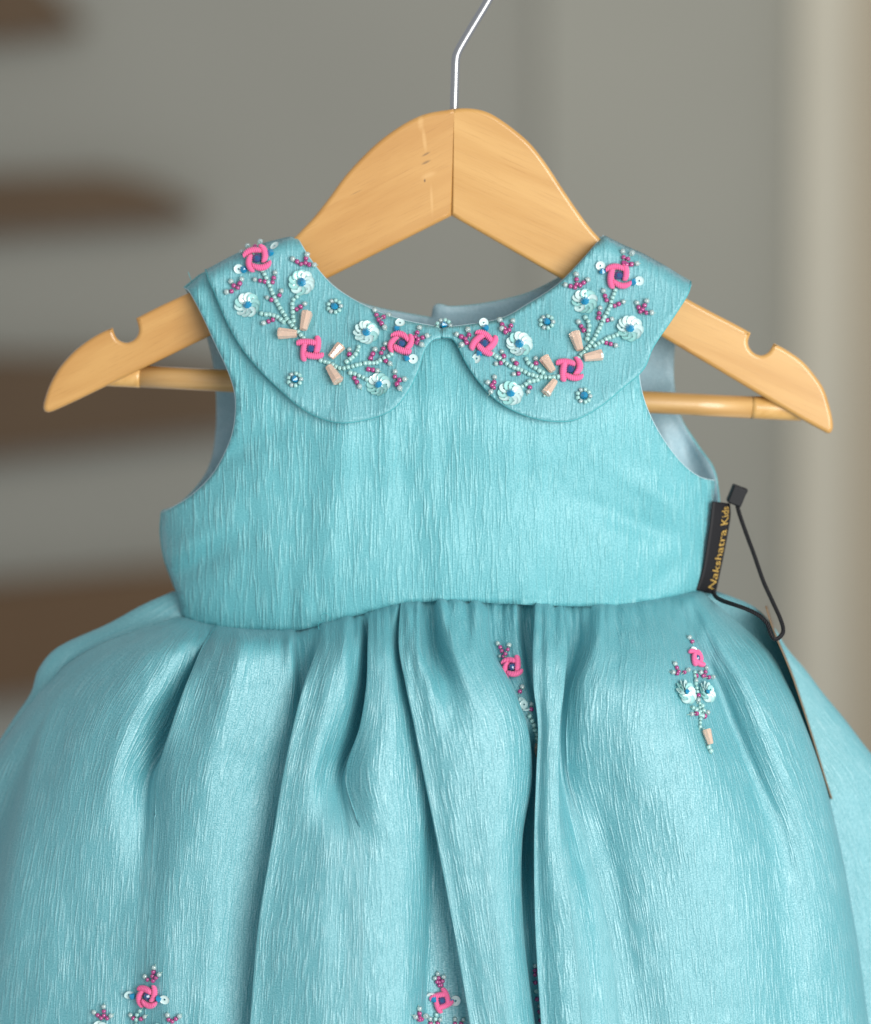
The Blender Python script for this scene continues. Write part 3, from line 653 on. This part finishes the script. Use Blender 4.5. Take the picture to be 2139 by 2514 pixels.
def bead_row(su, kind, pts, meshes, sizes, lift=0.42):
    """threaded row of beads; the thread is the part, the beads its pieces"""
    loc = [su.at(*p) for p in pts]
    P_ = [l + n*S*sz*lift for (l, n), sz in zip(loc, sizes)]
    Q = [np.array(p) for p in P_]
    if len(Q) == 1: Q = [Q[0], Q[0]+np.array(loc[0][1])*S*2]
    ends = [Q[0]-(Q[1]-Q[0])*0.7 - np.array(loc[0][1])*S*3] + Q + [Q[-1]+(Q[-1]-Q[-2])*0.75 - np.array(loc[-1][1])*S*4]
    V, F = tube(ends, 0.00013, 4)
    th_ = link(kind, mesh('thread', V, F, M_THREAD), dress)
    for i, p in enumerate(P_):
        a = P_[max(i-1, 0)]; b = P_[min(i+1, len(P_)-1)]; t = (b-a) if len(P_) > 1 else Vector((1, 0, 0))
        t = t.normalized() + Vector(rng.normal(0, 0.10, 3))
        sz = sizes[i]*S*(1+random.uniform(-.07, .07))
        place('seed_bead', meshes[i], th_, p, frame(t), (sz, sz, sz*random.uniform(.92, 1.08)))
    return th_
def stem(su, poly, step=10.4, size=12.6):
    q = resample(catmull(poly, 6), step); q = q + rng.normal(0, 0.5, q.shape)
    bead_row(su, 'bead_stem', [tuple(p) for p in q], [ME_MINT]*len(q), [size]*len(q))
def leaf(su, a, b, sz=12.4):
    a = np.array(a, float); b = np.array(b, float)
    L = np.linalg.norm(b-a); u = (b-a)/L
    if L > 24: pts = [a, a+u*(sz*0.92), a+u*(sz*1.95)]; me = [ME_MAG, ME_MAG, ME_PEARL]
    else: pts = [a, a+u*(sz*0.95)]; me = [ME_MAG, ME_PEARL]
    bead_row(su, 'bead_leaf', pts, me, [sz, sz, sz*1.1][:len(pts)])
def sprig(su, base, tips, sz=12.6):
    for i, t in enumerate(tips):
        b = np.array(base, float); t = np.array(t, float); L = np.linalg.norm(t-b); u = (t-b)/L
        fr = [L-2*sz*.95, L-sz*.98, L]
        if fr[0] < sz*0.25: fr = fr[1:]
        m = [ME_MAG]*(len(fr)-1)+[ME_PEARL]
        bead_row(su, 'bead_sprig', [b+u*f for f in fr], m, [sz]*(len(fr)-1)+[sz*1.1], lift=0.42+0.12*i)
def crystal(su, p, size=17, me=None, parent=None, lift=0.42):
    l, n = su.at(*p); r = frame(Vector(rng.normal(0, 1, 3)) + n*0.2)
    return place('crystal', me or ME_BLUE, parent or dress, l+n*S*size*lift, r, S*size)
def lone_sequin(su, p, size=24, tilt=0.35):
    l, n = su.at(*p); nn = (n+Vector(rng.normal(0, tilt, 3))).normalized()
    place('sequin', ME_SEQ, dress, l+n*S*5, frame(nn), S*size)
def rose(su, p, R, rot=0.0, squash=1.0):
    l, n = su.at(*p); g = frame(n); rr = R*S
    root = link('embroidered_rose', None, dress, Matrix.Translation(l))
    for k in range(4):
        a = rot+k*math.pi/2
        d = Vector((math.cos(a), math.sin(a), 0)); t = Vector((-math.sin(a), math.cos(a), 0))
        c = d*0.45*rr + t*0.27*rr + Vector((0, 0, 0.26*rr*(1+0.06*k)))
        c.x *= squash; c += Vector((random.uniform(-.03, .03)*rr, random.uniform(-.03, .03)*rr, 0))
        ang = a+math.pi/2 + random.uniform(-.1, .1) - 0.05
        m = Matrix.Translation(l) @ g @ Matrix.Translation(c) @ Matrix.Rotation(ang, 4, 'Z') @ Matrix.Rotation(random.uniform(.02, .10), 4, 'Y') @ Matrix.Scale(rr*random.uniform(1.38, 1.54), 4)
        # bow outwards: the piece's +y must point away from the centre
        m = m @ Matrix.Diagonal((1, -1, 1, 1))
        link('petal', ME_PET[random.randrange(4)], root, m)
    place('crystal', ME_NAVY, root, l+n*rr*0.30, g @ Matrix.Rotation(random.random(), 4, 'Z'), rr*0.66)
def sequin_flower(su, p, R, n_=10, a0=0.0, lean=0.30, cr=0.66):
    l, n = su.at(*p); g = frame(n); rr = R*S
    root = link('sequin_flower', None, dress, Matrix.Translation(l))
    for k in range(n_):
        a = a0+2*math.pi*k/n_+random.uniform(-.08, .08)
        pos = Vector((math.cos(a), math.sin(a), 0))*0.60*rr + Vector((0, 0, 0.17*rr))
        # each disc leans over the next one, its inner rim held down
        rot = Matrix.Rotation(a, 4, 'Z') @ Matrix.Rotation(lean+random.uniform(-.18, .18), 4, 'X') @ Matrix.Rotation(-0.2+random.uniform(-.18, .18), 4, 'Y')
        m = Matrix.Translation(l) @ g @ Matrix.Translation(pos) @ rot @ Matrix.Scale(rr*0.80, 4)
        link('sequin', ME_SEQ2 if random.random() < 0.35 else ME_SEQ, root, m)
    place('crystal', ME_BLUE, root, l+n*rr*0.34, g @ Matrix.Rotation(random.random(), 4, 'Z') @ Matrix.Rotation(random.uniform(-.4, .4), 4, 'X'), rr*cr)
def rosette(su, p, R=16, n_=9, size=11.6):
    l, n = su.at(*p); g = frame(n); rr = R*S
    root = link('bead_rosette', None, dress, Matrix.Translation(l))
    for k in range(n_):
        a = 2*math.pi*k/n_+random.uniform(-.06, .06)
        d = g.to_3x3() @ Vector((math.cos(a), math.sin(a), 0)); t = g.to_3x3() @ Vector((-math.sin(a), math.cos(a), 0))
        place('seed_bead', ME_MINT if k % 3 else ME_PEARL, root, l+d*rr+n*S*size*.42, frame(t+Vector(rng.normal(0, .12, 3))), S*size)
    place('crystal', ME_BLUE, root, l+n*rr*0.5, frame(Vector(rng.normal(0, 1, 3))+n), rr*1.25)
def peach(su, wide, narrow):
    lw, nw = su.at(*wide); ln_, nn = su.at(*narrow); c = (lw+ln_)/2 + (nw+nn)*0.5*S*14
    L = (lw-ln_).length
    place('tapered_bead', ME_PEACH, dress, c, frame(lw-ln_, nw), (L*0.92, L*0.92, L*1.05))
    bead = S*7
    place('seed_bead', ME_MINT, dress, lw+(lw-ln_)*0.12+nw*S*5, frame(lw-ln_), bead)

def zL(x, y): return (460+x/2.756, 560+y/2.756)
def zR(x, y): return (1040+x/2.52, 560+y/2.52)
def spray(su, z, D_):
    for p in D_['stems']: stem(su, [z(*q) for q in p])
    for a, b in D_['leaves']: leaf(su, z(*a), z(*b))
    for b, t in D_['sprigs']: sprig(su, z(*b), [z(*q) for q in t])
    for c, s_ in D_['crystals']: lone_sequin(su, z(*s_)); crystal(su, z(*c), 19)
    for p, R, r in D_['roses']: rose(su, z(*p), R, r)
    for p, R, a in D_['flowers']: sequin_flower(su, z(*p), R, a0=a)
    for p in D_['rosettes']: rosette(su, z(*p))
    for a, b in D_['peach']: peach(su, z(*a), z(*b))
SL = Surf([collars['L'], BV_BOD]); SR = Surf([collars['R'], BV_BOD])
spray(SL, zL, dict(
    stems=[[(510, 290), (545, 360), (580, 450), (620, 525), (660, 590), (700, 650), (745, 700), (790, 750)], [(505, 585), (560, 590), (610, 605), (655, 640)],
           [(740, 470), (715, 500), (715, 560), (722, 632)], [(905, 900), (960, 920), (1040, 955), (1100, 945), (1200, 920), (1280, 915), (1340, 880), (1385, 860)],
           [(1160, 810), (1140, 860), (1080, 910)], [(1105, 985), (1160, 1000), (1215, 1030)]],
    leaves=[((525, 365), (455, 350)), ((578, 370), (598, 295)), ((625, 460), (650, 400)), ((570, 490), (515, 460)), ((740, 555), (800, 515)), ((580, 625), (500, 655)),
            ((1098, 860), (1100, 795)), ((1130, 1020), (1172, 1085)), ((1240, 885), (1272, 825)), ((1315, 850), (1345, 785)), ((1345, 905), (1398, 938)), ((1225, 960), (1300, 972))],
    sprigs=[((798, 262), [(715, 210), (808, 172), (858, 238)]), ((335, 425), [(266, 436), (296, 365), (370, 350)]), ((445, 170), [(380, 172), (415, 140), (497, 115)]),
            ((1292, 622), [(1268, 562), (1362, 598), (1337, 682)]), ((1530, 772), [(1572, 683), (1627, 740), (1592, 800)]), ((1405, 1042), [(1408, 978), (1472, 1030), (1442, 1092)])],
    crystals=[((565, 170), (594, 132)), ((383, 283), (348, 278)), ((1420, 690), (1440, 648)), ((1485, 888), (1532, 890))],
    roses=[((472, 212), 33, 0.25), ((835, 825), 33, 0.05), ((1450, 790), 31, -0.3)],
    flowers=[((775, 375), 34, 0.3), ((410, 528), 34, 0.9), ((1210, 715), 33, 0.1), ((1300, 1065), 31, 0.5)],
    rosettes=[(997, 535), (730, 1030)],
    peach=[((812, 588), (786, 700)), ((625, 725), (745, 728)), ((1045, 808), (975, 888)), ((1028, 1048), (965, 950))]))
spray(SR, zR, dict(
    stems=[[(1185, 388), (1165, 440), (1150, 500), (1110, 570), (1085, 630), (1055, 690), (1020, 740), (975, 785), (955, 808)], [(1005, 560), (1030, 605), (1013, 692)], [(1195, 665), (1130, 690), (1060, 730)],
           [(430, 785), (490, 825), (540, 860), (600, 880), (650, 905), (710, 925), (770, 930), (828, 925)], [(636, 815), (660, 850), (740, 900)], [(610, 985), (660, 955), (705, 945)]],
    leaves=[((1130, 450), (1110, 390)), ((1180, 485), (1247, 455)), ((1080, 560), (1090, 498)), ((1135, 575), (1192, 560)), ((990, 637), (952, 578)), ((1128, 713), (1188, 730)),
            ((497, 797), (472, 742)), ((477, 840), (420, 848)), ((574, 842), (538, 803)), ((695, 842), (691, 783)), ((587, 905), (535, 912)), ((658, 990), (640, 1035))],
    sprigs=[((1240, 228), [(1230, 155), (1282, 168), (1316, 225)]), ((948, 372), [(878, 355), (945, 290), (1016, 325)]), ((1345, 530), [(1320, 465), (1382, 455), (1410, 530)]),
            ((522, 662), [(472, 575), (552, 582), (484, 632)]), ((288, 705), [(204, 665), (275, 638), (235, 732)]), ((432, 990), [(437, 928), (394, 962), (412, 1022)])],
    crystals=[((1105, 272), (1095, 235)), ((1300, 338), (1335, 328)), ((383, 627), (370, 592)), ((340, 785), (328, 812))],
    roses=[((1205, 297), 33, 0.0), ((902, 880), 33, 0.05), ((372, 722), 33, -0.5)],
    flowers=[((1000, 460), 34, 0.2), ((1275, 628), 35, 0.6), ((592, 725), 34, 0.4), ((535, 1030), 33, 0.0)],
    rosettes=[(765, 587), (990, 1040)],
    peach=[((930, 662), (962, 765)), ((1096, 793), (990, 812)), ((742, 815), (797, 897)), ((752, 1032), (808, 955))]))
rosette(Surf([collars['L'], collars['R'], BV_BOD]), (1090, 802), 16.5)
# skirt motifs
SK = Surf(BV_SK)
def zA(x, y): return (1180+x/6.095, 1540+y/6.095)
def zB(x, y): return (1620+x/6.095, 1540+y/6.095)
def zC(x, y): return (180+x/5.188, 2300+y/5.188)
def zD(x, y): return (960+x/4.2, 2300+y/4.2)
sprig(SK, zA(375, 450), [zA(275, 250), zA(430, 285)], 11); leaf(SK, zA(360, 440), zA(270, 440), 10)
rose(SK, zA(490, 610), 28, 0.05)
leaf(SK, zA(595, 970), zA(640, 850)); leaf(SK, zA(750, 1235), zA(748, 1130))
stem(SK, [zA(745, 1330), zA(790, 1450), zA(815, 1560), zA(830, 1650)])
for q in ((640, 1100), (660, 1160), (690, 1220)): lone_sequin(SK, zA(*q), 22, 0.5)
peach(SK, zA(825, 1720), zA(815, 1870))
# right motif
sprig(SK, zB(290, 720), [zB(215, 560), zB(180, 690), zB(395, 655)], 10.5); sprig(SK, zB(650, 770), [zB(680, 620), zB(590, 690), zB(770, 760)], 10.5)
leaf(SK, zB(470, 230), zB(430, 170)); rose(SK, zB(525, 480), 26, 0.2, 0.7)
lone_sequin(SK, zB(490, 370), 22); crystal(SK, zB(495, 450), 15)
stem(SK, [zB(510, 680), zB(530, 880), zB(550, 980), zB(575, 1150), zB(590, 1290), zB(590, 1500)], 9.6, 9.6)
leaf(SK, zB(530, 740), zB(525, 800)); leaf(SK, zB(560, 1030), zB(555, 1090))
sequin_flower(SK, zB(365, 985), 33, 10, 0.4, 0.34, 0.42); sequin_flower(SK, zB(680, 980), 29, 9, 1.3, 0.38, 0.42)
leaf(SK, zB(530, 1300), zB(440, 1310)); leaf(SK, zB(650, 1340), zB(700, 1280)); stem(SK, [zB(620, 1180), zB(630, 1250), zB(610, 1330)]); stem(SK, [zB(470, 1210), zB(510, 1230), zB(560, 1290)])
peach(SK, zB(640, 1560), zB(700, 1770)); stem(SK, [zB(715, 1800), zB(740, 1860)])
# bottom left
sprig(SK, zC(1005, 590), [zC(1045, 390), zC(930, 500), zC(1115, 475)], 11); rose(SK, zC(965, 750), 29, 0.0)
crystal(SK, zC(770, 755), 19); lone_sequin(SK, zC(715, 730), 24, 0.9); lone_sequin(SK, zC(1175, 795), 25); crystal(SK, zC(1110, 785), 18)
sprig(SK, zC(400, 1060), [zC(275, 960), zC(400, 885), zC(490, 1000)], 11.5)
leaf(SK, zC(780, 1035), zC(715, 970), 12); leaf(SK, zC(875, 1045), zC(960, 990), 11); stem(SK, [zC(865, 940), zC(825, 1000), zC(815, 1090), zC(812, 1180)], 11, 11)
sprig(SK, zC(1230, 1100), [zC(1210, 995), zC(1355, 1005)], 11.5); sequin_flower(SK, zC(360, 1230), 33); sequin_flower(SK, zC(1120, 1260), 33)
# bottom middle
sprig(SK, zD(510, 520), [zD(480, 380), zD(450, 425), zD(545, 410)], 11); rose(SK, zD(525, 655), 28, 0.4, 0.85)
crystal(SK, zD(440, 645), 19); lone_sequin(SK, zD(410, 605), 24, 0.9); lone_sequin(SK, zD(665, 660), 26); crystal(SK, zD(620, 665), 16)
sprig(SK, zD(280, 860), [zD(275, 740), zD(230, 825), zD(325, 815)], 12); stem(SK, [zD(465, 800), zD(455, 850), zD(440, 900)], 11, 11)
leaf(SK, zD(400, 890), zD(390, 820), 12); leaf(SK, zD(480, 890), zD(515, 840), 12); leaf(SK, zD(660, 890), zD(660, 830), 11); leaf(SK, zD(725, 890), zD(765, 825), 11)
# sliver of a motif in the deep fold
for i, (x, y, m_) in enumerate([(1482, 300, ME_PEARL), (1478, 345, ME_MAG), (1480, 390, ME_MAG), (1480, 470, ME_MAG), (1490, 560, ME_MINT), (1497, 640, ME_MAG), (1525, 710, ME_PEARL), (1528, 770, ME_MAG), (1540, 815, ME_MINT), (1540, 860, ME_MAG)]):
    l, n = SK.at(*zD(x, y)); place('seed_bead', m_, dress, l+n*S*4, frame(Vector(rng.normal(0, 1, 3))), S*11.5)

# ------------------------------------------------------------------ swing tag on a cord
tagr = link('swing_tag', None, None, Matrix.Translation(P(1980, 1790, -0.03)))
tag(tagr, 'black label with gold lettering, cord, seal and brown card at the bodice side', 'tag')
lE = np.array(catmull([(1751, 1231), (1747, 1265), (1742, 1305), (1727, 1400), (1709, 1449)], 8)); rE = np.array(catmull([(1793, 1236), (1794, 1270), (1783, 1335), (1770, 1400), (1757, 1461)], 8))
lE = resample(lE, 4); rE = np.stack([np.interp(np.linspace(0, 1, len(lE)), np.linspace(0, 1, len(rE)), rE[:, k]) for k in range(2)], 1)
nn_ = len(lE)
def lab_pt(s, t, lift=0.0):                     # s 0..1 downwards, t 0..1 left to right
    i = np.interp(s, np.linspace(0, 1, nn_), np.arange(nn_)); a = int(min(i, nn_-2)); f = i-a
    q = ((1-t)*(lE[a]*(1-f)+lE[a+1]*f) + t*(rE[a]*(1-f)+rE[a+1]*f))
    return P(q[0], q[1], -0.0135 + 0.006*t - lift)
V = [lab_pt(i/40, k/6) for i in range(41) for k in range(7)]
F = [(i*7+k, (i+1)*7+k, (i+1)*7+k+1, i*7+k+1) for i in range(40) for k in range(6)]
ribbon = solid(link('ribbon_label', mesh('ribbon_label', V, F, M_BLACK), tagr), 0.0006, -1)
tcu = bpy.data.curves.new('lettering', 'FONT'); tcu.body = 'Nakshatra Kids'; tcu.size = 1.0; tcu.offset = 0.0; tcu.shear = 0.08
tob = bpy.data.objects.new('lettering_source', tcu); COL.objects.link(tob)
dg = bpy.context.evaluated_depsgraph_get(); me0 = bpy.data.meshes.new_from_object(tob.evaluated_get(dg))
co = np.empty(len(me0.vertices)*3); me0.vertices.foreach_get('co', co); co = co.reshape(-1, 3)
bpy.data.objects.remove(tob)
x0, x1 = co[:, 0].min(), co[:, 0].max()
for v, c in zip(me0.vertices, co):
    s = 0.94 - (c[0]-x0)/(x1-x0)*0.86; t = 0.90 - c[1]*0.52
    v.co = lab_pt(s, t, 0.0005)
me0.materials.clear(); me0.materials.append(M_GOLD); me0.name = 'lettering'
lt = link('lettering', me0, ribbon)
# plastic seal
ca = math.radians(22)
def bx(name, c, sx_, sy_, y0, y1, ang, m, parent, bev=0.0006):
    q = []
    for ux, uy in ((-1, -1), (1, -1), (1, 1), (-1, 1)):
        x, y = ux*sx_/2, uy*sy_/2
        q.append((c[0]+x*math.cos(ang)-y*math.sin(ang), c[1]+x*math.sin(ang)+y*math.cos(ang)))
    a = PP(np.array(q), y0); b = a.copy(); b[:, 1] = y1
    me = mesh(name, np.vstack([a, b]), [(0, 1, 2, 3), (7, 6, 5, 4)] + [(i, 4+i, 4+(i+1) % 4, (i+1) % 4) for i in range(4)], m, smooth=False)
    bm = bmesh.new(); bm.from_mesh(me); bmesh.ops.recalc_face_normals(bm, faces=bm.faces); bmesh.ops.bevel(bm, geom=bm.edges[:], offset=bev, segments=2, affect='EDGES', profile=0.5); bm.to_mesh(me); bm.free()
    return link(name, me, parent)
bx('seal', (1811, 1219), 36, 46, -0.012, -0.006, ca, M_PLAST, tagr)
bx('seal_loop', (1829, 1206), 14, 12, -0.011, -0.007, ca, M_PLAST, tagr, 0.0004)
def twisted(path, r=0.0007, pitch=0.0030):
    p = resample(np.array(catmull(path, 10)), 0.0002*1.5); n = len(p); Vs = []; Fs = []
    t = np.gradient(p, axis=0); t /= np.linalg.norm(t, axis=1)[:, None]
    u = np.cross(t, np.array([0, 1.0, 0.05])); u /= np.linalg.norm(u, axis=1)[:, None]; v = np.cross(t, u)
    ph = np.arange(n)*0.0003/pitch*2*math.pi
    for k in range(3):
        a = ph+k*2*math.pi/3
        V, F = tube(p+(np.cos(a)[:, None]*u+np.sin(a)[:, None]*v)*r*0.72, r*0.56, 6)
        o_ = len(Vs); Vs += V; Fs += [tuple(i+o_ for i in f) for f in F]
    return Vs, Fs
c1 = [tuple(P(*q)) for q in [(1808, 1230, -.010), (1816, 1262, -.011), (1832, 1308, -.013), (1852, 1362, -.016), (1874, 1425, -.020), (1898, 1478, -.026), (1917, 1520, -.032), (1924, 1548, -.036), (1916, 1563, -.042), (1904, 1570, -.044), (1893, 1558, -.045), (1884, 1532, -.045), (1866, 1513, -.044), (1840, 1498, -.042), (1805, 1485, -.038), (1775, 1475, -.030), (1757, 1464, -.018), (1752, 1450, -.012)]]
V, F = twisted(c1); link('cord', mesh('cord', V, F, M_BLACK), tagr)
fe = resample(np.array(catmull([(1880, 1488), (1892, 1528), (1906, 1566), (1926, 1612), (1946, 1662), (1972, 1740), (1996, 1815), (2016, 1880), (2030, 1925), (2042, 1962)], 5)), 10)
ne = len(fe); V = []; F = []
fd = np.interp(fe[:, 1], [1488, 1600, 1800, 2018], [-.030, -.034, -.034, -.032])
for j in range(5):
    f = j/4; q = fe + np.array([[3*f, -1*f]]); V += [tuple(v) for v in PP(q, fd+0.035*f)]
F = [(j*ne+i, j*ne+i+1, (j+1)*ne+i+1, (j+1)*ne+i) for j in range(4) for i in range(ne-1)]
solid(link('card', mesh('card', V, F, M_CARD), tagr), 0.00045, 0)

# loose thread ends at the waist seam and the left shoulder
for pts_ in ([(795, 1524, 44), (788, 1512, 47), (800, 1505, 48), (812, 1514, 47), (806, 1524, 45)], [(788, 1526, 44), (781, 1534, 47), (784, 1546, 49)], [(470, 690, 6), (466, 678, 8), (462, 668, 9)]):
    V, F = tube([tuple(P(a, b, -c/1000.0)) for a, b, c in catmull(pts_, 6)], 0.00012, 5)
    link('loose_thread', mesh('loose_thread', V, F, M_PIPE), dress)
